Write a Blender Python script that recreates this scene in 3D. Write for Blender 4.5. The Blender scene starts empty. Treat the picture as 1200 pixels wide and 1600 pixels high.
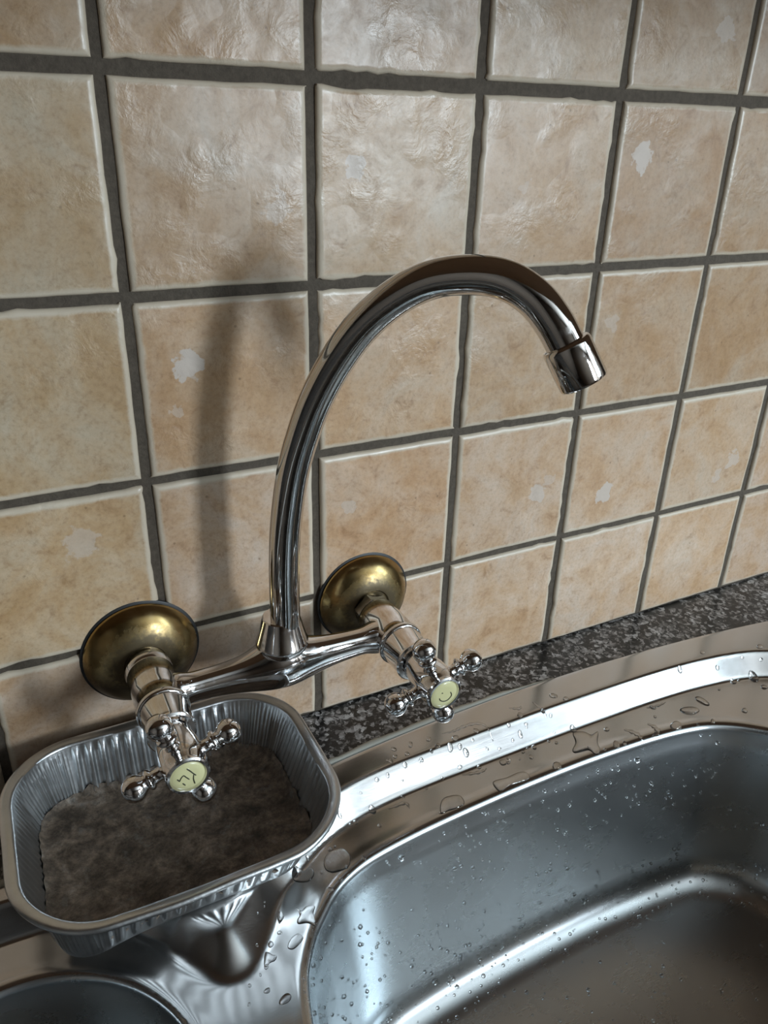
import bpy, bmesh, math, random
import numpy as np
from mathutils import Vector, Matrix, noise as mnoise

scene = bpy.context.scene
col = scene.collection
random.seed(7)

# ------------------------------------------------------------------ camera
cam_data = bpy.data.cameras.new('camera')
cam = bpy.data.objects.new('camera', cam_data)
col.objects.link(cam)
CAM_LOC = (-0.068436, -0.421959, 0.288723)
cam.matrix_world = Matrix(((0.892081, 0.178963, -0.414927, CAM_LOC[0]),
                           (-0.451150, 0.404775, -0.795375, CAM_LOC[1]),
                           (0.025610, 0.896733, 0.441831, CAM_LOC[2]),
                           (0, 0, 0, 1)))
cam_data.sensor_fit = 'VERTICAL'
cam_data.sensor_height = 24.0
cam_data.lens = 24.0 * 1228.4 / 1600.0
cam_data.clip_start = 0.01
scene.camera = cam

# ------------------------------------------------------------------ light
scene.view_settings.view_transform = 'Standard'
scene.view_settings.look = 'None'
scene.view_settings.gamma = 1.0
scene.view_settings.use_curve_mapping = False
scene.view_settings.exposure = -0.1

world = bpy.data.worlds.new('daylight_sky')
scene.world = world
world.use_nodes = True
world.node_tree.nodes['Background'].inputs[0].default_value = (0.72, 0.86, 1.0, 1)
world.node_tree.nodes['Background'].inputs[1].default_value = 2.0

# the room: x -1.5..2.4, y -2.9..0, floor -1.0, ceiling 1.5
RX0, RX1, RY0, FLOOR, CEIL = -1.5, 1.9, -2.9, -1.0, 1.5
WIN = (1.27, 1.74, 0.10, 1.12)           # window opening in the opposite wall: x0, x1, z0, z1
WIN2 = (-2.15, -1.00, 0.40, 1.40)        # window in the right-hand wall: y0, y1, z0, z1


def area_lamp(name, loc, target, sx, sy, power, color):
    d = bpy.data.lights.new(name, 'AREA')
    d.shape = 'RECTANGLE'
    d.size, d.size_y, d.energy, d.color = sx, sy, power, color
    o = bpy.data.objects.new(name, d)
    col.objects.link(o)
    o.location = loc
    o.rotation_euler = (Vector(target) - Vector(loc)).to_track_quat('-Z', 'Z').to_euler()
    return o


# daylight entering through the window opposite the sink
area_lamp('window_daylight', ((WIN[0] + WIN[1]) / 2, RY0 + 0.05, (WIN[2] + WIN[3]) / 2),
          ((WIN[0] + WIN[1]) / 2, 0, (WIN[2] + WIN[3]) / 2),
          WIN[1] - WIN[0] - .1, WIN[3] - WIN[2] - .1, 78.0, (0.79, 0.91, 1.0))
# a second, dimmer window in the right-hand wall
area_lamp('side_window_daylight', (RX1 - 0.05, (WIN2[0] + WIN2[1]) / 2, (WIN2[2] + WIN2[3]) / 2),
          (0, (WIN2[0] + WIN2[1]) / 2, (WIN2[2] + WIN2[3]) / 2),
          WIN2[1] - WIN2[0] - .1, WIN2[3] - WIN2[2] - .1, 27.0, (0.70, 0.89, 1.0))


# ------------------------------------------------------------------ helpers
def link(o, parent=None):
    col.objects.link(o)
    if parent is not None:
        o.parent = parent
    return o


def tag(o, label=None, cat=None, group=None, kind=None):
    for k, v in (('label', label), ('category', cat), ('group', group), ('kind', kind)):
        if v:
            o[k] = v
    return o


def empty(name, loc=(0, 0, 0)):
    o = bpy.data.objects.new(name, None)
    o.empty_display_size = 0.02
    col.objects.link(o)
    o.location = loc
    return o


def mesh(name, verts, faces, mat, parent=None, angle=40):
    me = bpy.data.meshes.new(name)
    off = Vector((0, 0, 0))
    if parent is not None and parent.type == 'EMPTY':
        off = parent.location
    elif parent is not None:
        p = parent
        while p is not None:
            off = off + p.location
            p = p.parent
    me.from_pydata([(v[0] - off[0], v[1] - off[1], v[2] - off[2]) for v in verts], [], faces)
    me.validate()
    me.polygons.foreach_set('use_smooth', [True] * len(me.polygons))
    if angle:
        me.set_sharp_from_angle(angle=math.radians(angle))
    me.materials.append(mat)
    me.update()
    return link(bpy.data.objects.new(name, me), parent)


class MB:
    """collects geometry that becomes one mesh object"""
    def __init__(self):
        self.v, self.f = [], []

    def add(self, verts, faces):
        n = len(self.v)
        self.v += [tuple(p) for p in verts]
        self.f += [tuple(i + n for i in q) for q in faces]
        return self

    def box(self, a, b):
        x0, y0, z0 = a
        x1, y1, z1 = b
        return self.add([(x0, y0, z0), (x1, y0, z0), (x1, y1, z0), (x0, y1, z0), (x0, y0, z1), (x1, y0, z1), (x1, y1, z1), (x0, y1, z1)],
                        [(3, 2, 1, 0), (4, 5, 6, 7), (0, 1, 5, 4), (1, 2, 6, 5), (2, 3, 7, 6), (3, 0, 4, 7)])

    def lathe(self, prof, origin, axis, n=40):
        """prof: list of (t along axis, radius)"""
        ax = Vector(axis).normalized()
        u = ax.orthogonal().normalized()
        w = ax.cross(u)
        o = Vector(origin)
        v, f = [], []
        for t, r in prof:
            for k in range(n):
                a = 2 * math.pi * k / n
                v.append(o + ax * t + (u * math.cos(a) + w * math.sin(a)) * max(r, 1e-5))
        for i in range(len(prof) - 1):
            for k in range(n):
                k2 = (k + 1) % n
                f.append((i * n + k, i * n + k2, (i + 1) * n + k2, (i + 1) * n + k))
        f.append(tuple(reversed(range(n))))
        f.append(tuple(range((len(prof) - 1) * n, len(prof) * n)))
        return self.add(v, f)

    def tube(self, pts, rad, n=24, cap=True):
        pts = [Vector(p) for p in pts]
        m = len(pts)
        tang = [(pts[min(i + 1, m - 1)] - pts[max(i - 1, 0)]).normalized() for i in range(m)]
        u = tang[0].orthogonal().normalized()
        v, f = [], []
        for i in range(m):
            u = (u - tang[i] * u.dot(tang[i])).normalized()
            w = tang[i].cross(u)
            r = rad[i] if isinstance(rad, (list, tuple)) else rad
            for k in range(n):
                a = 2 * math.pi * k / n
                v.append(pts[i] + (u * math.cos(a) + w * math.sin(a)) * r)
        for i in range(m - 1):
            for k in range(n):
                k2 = (k + 1) % n
                f.append((i * n + k, i * n + k2, (i + 1) * n + k2, (i + 1) * n + k))
        if cap:
            f.append(tuple(reversed(range(n))))
            f.append(tuple(range((m - 1) * n, m * n)))
        return self.add(v, f)

    def build(self, name, mat, parent=None, angle=40):
        return mesh(name, self.v, self.f, mat, parent, angle)


def catmull(P, n=8, closed=False):
    P = [np.array(p, float) for p in P]
    m = len(P)
    out = []
    rng = range(m) if closed else range(m - 1)
    for i in rng:
        if closed:
            a, b, c, d = P[(i - 1) % m], P[i], P[(i + 1) % m], P[(i + 2) % m]
        else:
            b, c = P[i], P[i + 1]
            a = P[i - 1] if i > 0 else 2 * b - c
            d = P[i + 2] if i + 2 < m else 2 * c - b
        for k in range(n):
            t = k / n
            out.append(0.5 * (2 * b + (c - a) * t + (2 * a - 5 * b + 4 * c - d) * t * t + (3 * b - a - 3 * c + d) * t ** 3))
    if not closed:
        out.append(P[-1])
    return np.array(out)


def resample(C, n):
    C = np.vstack([C, C[:1]])
    s = np.r_[0, np.cumsum(np.linalg.norm(np.diff(C, axis=0), axis=1))]
    t = np.linspace(0, s[-1], n, endpoint=False)
    return np.c_[np.interp(t, s, C[:, 0]), np.interp(t, s, C[:, 1])]


# ------------------------------------------------------------------ materials
class NT:
    def __init__(self, name):
        self.m = bpy.data.materials.new(name)
        self.m.use_nodes = True
        self.t = self.m.node_tree
        self.b = self.t.nodes['Principled BSDF']

    def n(self, kind, **kw):
        nd = self.t.nodes.new(kind)
        for k, v in kw.items():
            setattr(nd, k, v)
        return nd

    def l(self, a, b):
        self.t.links.new(a, b)

    def set(self, **kw):
        for k, v in kw.items():
            self.b.inputs[k.replace('_', ' ')].default_value = v
        return self

    def noise(self, vec, scale, detail=4, rough=.55, dist=0.0):
        nd = self.n('ShaderNodeTexNoise')
        nd.inputs['Scale'].default_value = scale
        nd.inputs['Detail'].default_value = detail
        nd.inputs['Roughness'].default_value = rough
        nd.inputs['Distortion'].default_value = dist
        if vec is not None:
            self.l(vec, nd.inputs['Vector'])
        return nd

    def ramp(self, fac, stops, interp='LINEAR'):
        nd = self.n('ShaderNodeValToRGB')
        cr = nd.color_ramp
        cr.interpolation = interp
        while len(cr.elements) < len(stops):
            cr.elements.new(0.5)
        for e, (p, c) in zip(cr.elements, stops):
            e.position = p
            e.color = tuple(c) + (1,) if len(c) == 3 else c
        self.l(fac, nd.inputs[0])
        return nd.outputs[0]

    def mix(self, fac, a, b, mode='MIX'):
        nd = self.n('ShaderNodeMix', data_type='RGBA', blend_type=mode)
        for s, v in ((nd.inputs[0], fac), (nd.inputs[6], a), (nd.inputs[7], b)):
            if isinstance(v, (int, float)):
                s.default_value = v
            elif isinstance(v, tuple):
                s.default_value = v if len(v) == 4 else v + (1,)
            else:
                self.l(v, s)
        return nd.outputs[2]

    def math(self, op, a, b=None, c=None):
        nd = self.n('ShaderNodeMath', operation=op)
        for i, v in enumerate((a, b, c)):
            if v is None:
                continue
            if isinstance(v, (int, float)):
                nd.inputs[i].default_value = v
            else:
                self.l(v, nd.inputs[i])
        return nd.outputs[0]

    def bump(self, h, strength=.3, dist=.001, normal=None):
        nd = self.n('ShaderNodeBump')
        nd.inputs['Strength'].default_value = strength
        nd.inputs['Distance'].default_value = dist
        self.l(h, nd.inputs['Height'])
        if normal is not None:
            self.l(normal, nd.inputs['Normal'])
        self.l(nd.outputs[0], self.b.inputs['Normal'])
        return nd.outputs[0]


def plain(name, color, rough=.5, metal=0.0):
    t = NT(name)
    t.set(Base_Color=tuple(color) + (1,), Roughness=rough, Metallic=metal)
    return t.m


def tile_material():
    t = NT('glazed_tile')
    geo = t.n('ShaderNodeNewGeometry')
    pos = geo.outputs['Position']
    oi = t.n('ShaderNodeObjectInfo')
    tc = t.n('ShaderNodeTexCoord')
    off = t.n('ShaderNodeVectorMath', operation='SCALE')
    comb = t.n('ShaderNodeCombineXYZ')
    t.l(oi.outputs['Random'], comb.inputs[0])
    t.l(oi.outputs['Random'], comb.inputs[2])
    t.l(comb.outputs[0], off.inputs[0])
    off.inputs['Scale'].default_value = 37.0
    vec = t.n('ShaderNodeVectorMath', operation='ADD')
    t.l(pos, vec.inputs[0])
    t.l(off.outputs[0], vec.inputs[1])
    v = vec.outputs[0]
    big = t.noise(v, 21, 8, .66, .5).outputs[0]
    mid = t.noise(v, 75, 7, .7, .5).outputs[0]
    fine = t.noise(v, 330, 5, .75).outputs[0]
    c = t.ramp(big, [(.30, (.42, .262, .138)), (.43, (.49, .335, .208)), (.54, (.525, .392, .280)), (.66, (.53, .428, .335)), (.8, (.56, .468, .385))])
    mm = t.ramp(mid, [(.30, (.66, .56, .46)), (.43, (.96, .93, .90)), (.56, (1.02, 1.02, 1.02)), (.70, (1.12, 1.14, 1.18))])
    c = t.mix(.8, c, mm, 'MULTIPLY')
    ff = t.ramp(fine, [(.32, (.74, .68, .62)), (.48, (.99, .99, .98)), (.70, (1.12, 1.12, 1.13))])
    c = t.mix(.7, c, ff, 'MULTIPLY')
    tint = t.ramp(oi.outputs['Random'], [(0, (.95, .95, .94)), (.35, (1.0, .98, .95)), (.7, (1.02, 1.0, .98)), (1, (.95, .97, .97))])
    c = t.mix(.8, c, tint, 'MULTIPLY')
    c = t.mix(1.0, c, oi.outputs['Color'], 'MULTIPLY')      # colour factor set on each tile object
    # brown pin specks
    vo = t.n('ShaderNodeTexVoronoi', feature='F1')
    vo.inputs['Scale'].default_value = 70
    t.l(v, vo.inputs['Vector'])
    spk = t.ramp(vo.outputs['Distance'], [(.035, (1, 1, 1)), (.07, (0, 0, 0))])
    c = t.mix(t.math('MULTIPLY', spk, .55), c, (.17, .10, .05))
    # bare pale chips in the glaze, each with its own place
    warp = t.noise(pos, 120, 3, .6)
    wv = t.n('ShaderNodeVectorMath', operation='MULTIPLY_ADD')
    t.l(warp.outputs['Color'], wv.inputs[0])
    wv.inputs[1].default_value = (.020, .0, .020)
    t.l(pos, wv.inputs[2])
    for i, (x, z, r) in enumerate([(.1280, .2680, .0068), (.3321, .2751, .0094), (.3866, .3477, .0076), (.0289, .1674, .0092), (-0.0400, 0.0725, .0105),
                                   (.2810, .0435, .0086), (.3461, .0324, .0086), (.4894, .0374, .0080), (.0827, .2477, .0075), (.4742, .0238, .0055),
                                   (.1255, .0642, .0058), (.3278, .1674, .0060), (.0198, .1440, .0045), (.2418, .2577, .0050), (.29, .055, .006)]):
        d = t.n('ShaderNodeVectorMath', operation='DISTANCE')
        t.l(wv.outputs[0], d.inputs[0])
        d.inputs[1].default_value = (x + .010, 0, z + .010)
        mr = t.n('ShaderNodeMapRange')
        mr.inputs['From Min'].default_value = r
        mr.inputs['From Max'].default_value = r * .86
        mr.inputs['To Max'].default_value = (.8, .85, .5, .9, .45, .7, .85, .6, .5, .5, .45, .4, .4, .3, .4)[i]
        t.l(d.outputs['Value'], mr.inputs['Value'])
        c = t.mix(mr.outputs[0], c, (.57, .49, .425))
    # worn pale rim of every tile
    sep = t.n('ShaderNodeSeparateXYZ')
    t.l(tc.outputs['Object'], sep.inputs[0])
    ax = t.math('ABSOLUTE', sep.outputs[0])
    az = t.math('ABSOLUTE', sep.outputs[2])
    e = t.math('MAXIMUM', ax, az)
    en = t.math('ADD', e, t.math('MULTIPLY', t.math('SUBTRACT', mid, .5), .004))
    rim = t.n('ShaderNodeMapRange')
    rim.inputs['From Min'].default_value = .0447
    rim.inputs['From Max'].default_value = .0466
    t.l(en, rim.inputs['Value'])
    c = t.mix(t.math('MULTIPLY', rim.outputs[0], .85), c, (.60, .52, .41))
    t.l(c, t.b.inputs['Base Color'])
    rr = t.ramp(mid, [(.3, (.42,) * 3), (.7, (.29,) * 3)])
    t.l(rr, t.b.inputs['Roughness'])
    t.set(Specular_IOR_Level=.5)
    h1 = t.noise(v, 75, 4, .6, .7).outputs[0]
    h2 = t.noise(v, 260, 3, .6, .3).outputs[0]
    patch = t.ramp(t.noise(v, 22, 2).outputs[0], [(.46, (.10,) * 3), (.68, (1,) * 3)])
    h = t.math('MULTIPLY', t.math('ADD', h1, t.math('MULTIPLY', h2, .35)), patch)
    t.bump(h, .38, .0024)
    return t.m


def grout_material():
    t = NT('grout')
    geo = t.n('ShaderNodeNewGeometry')
    n = t.noise(geo.outputs['Position'], 300, 5, .7).outputs[0]
    n2 = t.noise(geo.outputs['Position'], 25, 3, .6).outputs[0]
    c = t.ramp(n, [(.3, (.066, .050, .036)), (.7, (.122, .098, .073))])
    c = t.mix(t.math('MULTIPLY', n2, .5), c, (.065, .054, .042))
    t.l(c, t.b.inputs['Base Color'])
    t.set(Roughness=.9)
    t.bump(n, .6, .001)
    return t.m


def granite_material():
    t = NT('granite')
    geo = t.n('ShaderNodeNewGeometry')
    p = geo.outputs['Position']
    wrp = t.n('ShaderNodeVectorMath', operation='MULTIPLY_ADD')
    t.l(t.noise(p, 180, 3).outputs['Color'], wrp.inputs[0])
    wrp.inputs[1].default_value = (.009,) * 3
    t.l(p, wrp.inputs[2])
    vo = t.n('ShaderNodeTexVoronoi', feature='F1')
    vo.inputs['Scale'].default_value = 360
    t.l(wrp.outputs[0], vo.inputs['Vector'])
    bw = t.n('ShaderNodeRGBToBW')
    t.l(vo.outputs['Color'], bw.inputs[0])
    clump = t.noise(p, 85, 4, .65).outputs[0]
    s = t.math('ADD', t.math('MULTIPLY', bw.outputs[0], .55), t.math('MULTIPLY', clump, .75))
    c = t.ramp(s, [(.54, (.005, .005, .006)), (.63, (.014, .014, .015)), (.68, (.075, .071, .070)), (.77, (.20, .19, .187)), (.90, (.46, .45, .45))])
    t.l(c, t.b.inputs['Base Color'])
    t.set(Roughness=.28)
    return t.m


def steel_material(name, base, r0, r1, scratch=.04, streak=.06):
    t = NT(name)
    geo = t.n('ShaderNodeNewGeometry')
    p = geo.outputs['Position']
    mp = t.n('ShaderNodeMapping')
    mp.inputs['Scale'].default_value = (8, 240, 120)
    mp.inputs['Rotation'].default_value = (0, 0, .12)
    t.l(p, mp.inputs[0])
    br = t.noise(mp.outputs[0], 6, 4, .6).outputs[0]
    sm = t.noise(p, 22, 4, .6, .5).outputs[0]
    t.set(Metallic=1.0)
    c = t.mix(sm, tuple(x * .93 for x in base), base)
    t.l(c, t.b.inputs['Base Color'])
    rr = t.math('ADD', t.math('MULTIPLY', sm, r1 - r0), t.math('ADD', t.math('MULTIPLY', br, streak), r0 - streak / 2))
    t.l(rr, t.b.inputs['Roughness'])
    t.bump(br, scratch, .0004)
    return t.m


def chrome_material(name, base=(.74, .73, .73), grime=.25, rough=.05):
    t = NT(name)
    tc = t.n('ShaderNodeNewGeometry')
    p = tc.outputs['Position']
    n = t.noise(p, 150, 5, .65).outputs[0]
    n2 = t.noise(p, 600, 3, .6).outputs[0]
    g = t.ramp(n, [(.52, (0, 0, 0)), (.72, (1, 1, 1))])
    c = t.mix(t.math('MULTIPLY', g, grime), base, (.33, .29, .25))
    t.l(c, t.b.inputs['Base Color'])
    t.set(Metallic=1.0)
    t.l(t.math('ADD', t.math('MULTIPLY', g, .16), t.math('ADD', t.math('MULTIPLY', n2, .05), rough)), t.b.inputs['Roughness'])
    t.bump(n, .02, .0005)
    return t.m


def brass_material():
    t = NT('tarnished_brass')
    geo = t.n('ShaderNodeNewGeometry')
    p = geo.outputs['Position']
    tc = t.n('ShaderNodeTexCoord')
    n = t.noise(p, 90, 5, .65, .6).outputs[0]
    n2 = t.noise(p, 380, 4, .6).outputs[0]
    c = t.ramp(n, [(.25, (.27, .18, .07)), (.45, (.36, .25, .105)), (.68, (.43, .32, .155))])
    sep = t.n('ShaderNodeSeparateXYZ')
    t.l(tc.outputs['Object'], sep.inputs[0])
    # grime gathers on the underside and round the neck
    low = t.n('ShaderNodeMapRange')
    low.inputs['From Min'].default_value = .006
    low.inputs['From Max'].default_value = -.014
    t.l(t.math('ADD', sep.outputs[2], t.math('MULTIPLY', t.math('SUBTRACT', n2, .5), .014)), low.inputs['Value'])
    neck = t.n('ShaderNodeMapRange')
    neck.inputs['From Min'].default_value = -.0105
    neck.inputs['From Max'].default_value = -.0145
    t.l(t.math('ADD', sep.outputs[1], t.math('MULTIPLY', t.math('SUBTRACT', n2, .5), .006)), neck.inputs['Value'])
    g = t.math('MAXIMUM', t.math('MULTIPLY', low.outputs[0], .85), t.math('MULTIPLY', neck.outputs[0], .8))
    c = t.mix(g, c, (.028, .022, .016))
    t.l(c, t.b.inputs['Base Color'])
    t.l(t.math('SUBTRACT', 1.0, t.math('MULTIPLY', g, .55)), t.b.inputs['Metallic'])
    t.l(t.math('ADD', t.math('MULTIPLY', n, .10), t.math('ADD', t.math('MULTIPLY', g, .25), .19)), t.b.inputs['Roughness'])
    t.bump(n2, .03, .0006)
    return t.m


def foil_material():
    t = NT('tray_aluminium')
    geo = t.n('ShaderNodeNewGeometry')
    p = geo.outputs['Position']
    n = t.noise(p, 60, 5, .65).outputs[0]
    n2 = t.noise(p, 300, 4, .65).outputs[0]
    c = t.mix(n, (.46, .47, .48), (.70, .72, .73))
    t.l(c, t.b.inputs['Base Color'])
    t.set(Metallic=1.0)
    t.l(t.math('ADD', t.math('MULTIPLY', n, .22), .22), t.b.inputs['Roughness'])
    t.bump(t.math('ADD', n, t.math('MULTIPLY', n2, .5)), .22, .0012)
    return t.m


def crust_material():
    t = NT('burnt_crust')
    geo = t.n('ShaderNodeNewGeometry')
    p = geo.outputs['Position']
    n = t.noise(p, 55, 8, .74, .4).outputs[0]
    n2 = t.noise(p, 230, 5, .7).outputs[0]
    n3 = t.noise(p, 110, 4, .7).outputs[0]
    c = t.ramp(n, [(.32, (.035, .028, .022)), (.46, (.11, .082, .060)), (.58, (.22, .17, .13)), (.72, (.36, .32, .28))])
    c = t.mix(.8, c, t.ramp(n2, [(.32, (.35, .34, .33)), (.62, (1.4, 1.36, 1.32))]), 'MULTIPLY')
    c = t.mix(t.ramp(n3, [(.58, (0, 0, 0)), (.75, (.6, .6, .6))]), c, (.26, .25, .23))
    t.l(c, t.b.inputs['Base Color'])
    t.set(Roughness=.62)
    t.bump(t.math('ADD', n2, n3), .5, .0016)
    return t.m


def water_material():
    t = NT('water')
    t.set(Base_Color=(1, 1, 1, 1), Roughness=.0, IOR=1.33, Transmission_Weight=1.0)
    return t.m


def paint_material(name, c0, c1, rough=.8):
    t = NT(name)
    geo = t.n('ShaderNodeNewGeometry')
    n = t.noise(geo.outputs['Position'], 3, 5, .6).outputs[0]
    t.l(t.mix(n, c0, c1), t.b.inputs['Base Color'])
    t.set(Roughness=rough)
    return t.m


M_TILE, M_GROUT, M_GRANITE = tile_material(), grout_material(), granite_material()
M_STEEL = steel_material('sink_steel', (.52, .515, .51), .15, .24)
M_BASIN = steel_material('basin_steel', (.54, .565, .58), .24, .31, .003, .015)
M_CHROME, M_SPOUT = chrome_material('worn_chrome'), chrome_material('smooth_chrome', (.66, .64, .62), .10, .03)
M_BRASS, M_FOIL, M_CRUST, M_WATER = brass_material(), foil_material(), crust_material(), water_material()
M_PORC = plain('yellowed_porcelain', (.62, .585, .32), .25)
M_INK = plain('dark_ink', (.03, .032, .015), .6)
M_SEAL = paint_material('sealant', (.33, .32, .28), (.44, .43, .38), .5)
M_BLACK = plain('rubber_black', (.012, .012, .012), .5)
M_PAINT = paint_material('wall_paint', (.22, .18, .15), (.26, .215, .18))
M_CEIL = paint_material('ceiling_paint', (.40, .38, .36), (.44, .42, .39))
M_FLOOR = paint_material('floor_tile_brown', (.20, .15, .11), (.26, .20, .15), .4)
M_WOOD = paint_material('cabinet_front', (.20, .12, .07), (.26, .16, .09), .5)
M_FRAME = plain('window_paint', (.7, .7, .68), .4)
M_GLASS = NT('window_glass').set(Base_Color=(1, 1, 1, 1), Roughness=0.0, IOR=1.45, Transmission_Weight=1.0).m


# ================================================================== room shell
wall = MB().box((RX0, .0021, FLOOR), (RX1, .12, CEIL)).build('wall_back', M_GROUT, None, 0)
tag(wall, kind='structure')


def shell(name, boxes, mat):
    m = MB()
    for a, b in boxes:
        m.box(a, b)
    return tag(m.build(name, mat, None, 0), kind='structure')


T = .1
shell('floor', [((RX0, RY0, FLOOR - T), (RX1, .0021, FLOOR))], M_FLOOR)
shell('ceiling', [((RX0, RY0, CEIL), (RX1, .0021, CEIL + T))], M_CEIL)
shell('wall_left', [((RX0 - T, RY0, FLOOR), (RX0, .0021, CEIL))], M_PAINT)
shell('wall_right', [((RX1, RY0, FLOOR), (RX1 + T, WIN2[0], CEIL)), ((RX1, WIN2[1], FLOOR), (RX1 + T, .0021, CEIL)),
                     ((RX1, WIN2[0], FLOOR), (RX1 + T, WIN2[1], WIN2[2])), ((RX1, WIN2[0], WIN2[3]), (RX1 + T, WIN2[1], CEIL))], M_PAINT)
shell('wall_front', [((RX0, RY0 - T, FLOOR), (WIN[0], RY0, CEIL)), ((WIN[1], RY0 - T, FLOOR), (RX1, RY0, CEIL)),
                     ((WIN[0], RY0 - T, FLOOR), (WIN[1], RY0, WIN[2])), ((WIN[0], RY0 - T, WIN[3]), (WIN[1], RY0, CEIL))], M_PAINT)
win = shell('window_1', [((WIN[0], RY0 - .07, WIN[2]), (WIN[0] + .04, RY0 - .02, WIN[3])), ((WIN[1] - .04, RY0 - .07, WIN[2]), (WIN[1], RY0 - .02, WIN[3])),
                         ((WIN[0] + .04, RY0 - .07, WIN[2]), (WIN[1] - .04, RY0 - .02, WIN[2] + .04)), ((WIN[0] + .04, RY0 - .07, WIN[3] - .04), (WIN[1] - .04, RY0 - .02, WIN[3]))], M_FRAME)
MB().box((WIN[0] + .04, RY0 - .048, WIN[2] + .04), (WIN[1] - .04, RY0 - .042, WIN[3] - .04)).build('pane', M_GLASS, win, 0)

w2 = shell('window_2', [((RX1 + .02, WIN2[0], WIN2[2]), (RX1 + .07, WIN2[0] + .04, WIN2[3])), ((RX1 + .02, WIN2[1] - .04, WIN2[2]), (RX1 + .07, WIN2[1], WIN2[3])),
                        ((RX1 + .02, WIN2[0] + .04, WIN2[2]), (RX1 + .07, WIN2[1] - .04, WIN2[2] + .04)), ((RX1 + .02, WIN2[0] + .04, WIN2[3] - .04), (RX1 + .07, WIN2[1] - .04, WIN2[3]))], M_FRAME)
MB().box((RX1 + .042, WIN2[0] + .04, WIN2[2] + .04), (RX1 + .048, WIN2[1] - .04, WIN2[3] - .04)).build('pane', M_GLASS, w2, 0)

# ------------------------------------------------------------------ tiles, one object each, with their own uneven edges
P = .103
rt = random.Random(3)


def chip(n):
    return .0002 * n + (.0009 if n > .38 else (-.0006 if n < -.45 else 0))


def tile_mesh(cx, cz, w, h, seed):
    """front surface with a rolled, slightly ragged edge plus a skirt into the grout"""
    n = 14
    ts = [-1, -.988, -.968, -.93] + [-.93 + 1.86 * k / 14 for k in range(1, 14)] + [.93, .968, .988, 1]
    N = len(ts)
    v, f = [], []
    ox = seed * 13.7
    for j, b in enumerate(ts):
        for i, a in enumerate(ts):
            x, z = a * w / 2, b * h / 2
            # ragged outline
            ex = mnoise.noise((ox, z * 55, 1.0 if a > 0 else 7.0)) * .0005 + chip(mnoise.noise((ox, z * 150, 3.0 if a > 0 else 9.0)))
            ez = mnoise.noise((x * 55, ox, 2.0 if b > 0 else 8.0)) * .0005 + chip(mnoise.noise((x * 150, ox, 4.0 if b > 0 else 5.0)))
            x += ex * max(0, abs(a) - .8) / .2
            z += ez * max(0, abs(b) - .8) / .2
            e = max(abs(a), abs(b))
            roll = 0.0 if e < .96 else ((e - .96) / .04) ** 2 * .0017
            y = roll - mnoise.noise((x * 30 + ox, z * 30, ox)) * .0006 - .0002
            v.append((x, y, z))
    for j in range(N - 1):
        for i in range(N - 1):
            a = j * N + i
            f.append((a, a + 1, a + N + 1, a + N))
    ring = [i for i in range(N)] + [j * N + N - 1 for j in range(1, N)] + [(N - 1) * N + i for i in range(N - 2, -1, -1)] + [j * N for j in range(N - 2, 0, -1)]
    base = len(v)
    for k in ring:
        v.append((v[k][0], .012, v[k][2]))
    R = len(ring)
    for k in range(R):
        k2 = (k + 1) % R
        f.append((ring[k2], ring[k], base + k, base + k2))
    f.append(tuple(base + k for k in range(R)))
    me = bpy.data.meshes.new('tile')
    me.from_pydata(v, [], f)
    me.polygons.foreach_set('use_smooth', [True] * len(me.polygons))
    me.set_sharp_from_angle(angle=math.radians(50))
    me.materials.append(M_TILE)
    return me


GAPTOP = {3: .0068, 2: .0058, 1: .0052, 0: .0046, 4: .006, -1: .005}
# colour factor of single tiles (column, row): darker browns top right, pale pinks low
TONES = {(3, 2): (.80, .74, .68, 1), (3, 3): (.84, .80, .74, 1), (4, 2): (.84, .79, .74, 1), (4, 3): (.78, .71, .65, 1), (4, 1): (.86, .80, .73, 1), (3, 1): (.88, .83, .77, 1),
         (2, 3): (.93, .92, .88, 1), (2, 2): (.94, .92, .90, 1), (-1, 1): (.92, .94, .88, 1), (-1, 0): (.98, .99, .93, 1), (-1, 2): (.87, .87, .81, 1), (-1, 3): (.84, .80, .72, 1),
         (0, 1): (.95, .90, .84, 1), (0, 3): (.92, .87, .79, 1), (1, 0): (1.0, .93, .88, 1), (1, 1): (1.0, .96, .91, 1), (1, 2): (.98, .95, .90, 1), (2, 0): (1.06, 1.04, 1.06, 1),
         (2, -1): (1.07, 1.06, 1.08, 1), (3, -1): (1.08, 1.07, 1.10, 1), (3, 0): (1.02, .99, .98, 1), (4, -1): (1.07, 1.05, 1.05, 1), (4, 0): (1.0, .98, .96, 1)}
seed = 0
for j in range(-1, 5):                       # rows: bottom edge of row j at z = j * P
    for i in range(-5, 12):
        seed += 1
        z0 = j * P + GAPTOP.get(j, .006) / 2 if j > -1 else -.0985
        z1 = (j + 1) * P - GAPTOP.get(j + 1, .006) / 2
        gx = .0056
        x0, x1 = i * P + gx / 2, (i + 1) * P - gx / 2
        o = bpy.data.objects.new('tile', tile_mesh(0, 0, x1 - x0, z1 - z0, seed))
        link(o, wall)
        warm = 1.02 if j < 1 else (.95 if j < 2 else .90)  # all other tiles: colour gets darker in the upper rows
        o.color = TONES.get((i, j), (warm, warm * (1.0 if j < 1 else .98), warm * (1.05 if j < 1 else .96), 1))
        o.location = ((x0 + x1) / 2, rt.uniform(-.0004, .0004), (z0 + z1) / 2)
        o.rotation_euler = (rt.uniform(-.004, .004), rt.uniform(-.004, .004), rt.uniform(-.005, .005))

# ================================================================== sink shape functions
DECK, LEDGE, COUNTER = -.098, -.115, -.100


def y_rear(x):
    x = np.asarray(x, float)
    return np.maximum(-.0415 - .30 * (x - .28) ** 2, -.0585 - .004 * np.exp(-(x - .03) ** 2 / .02))


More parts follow.
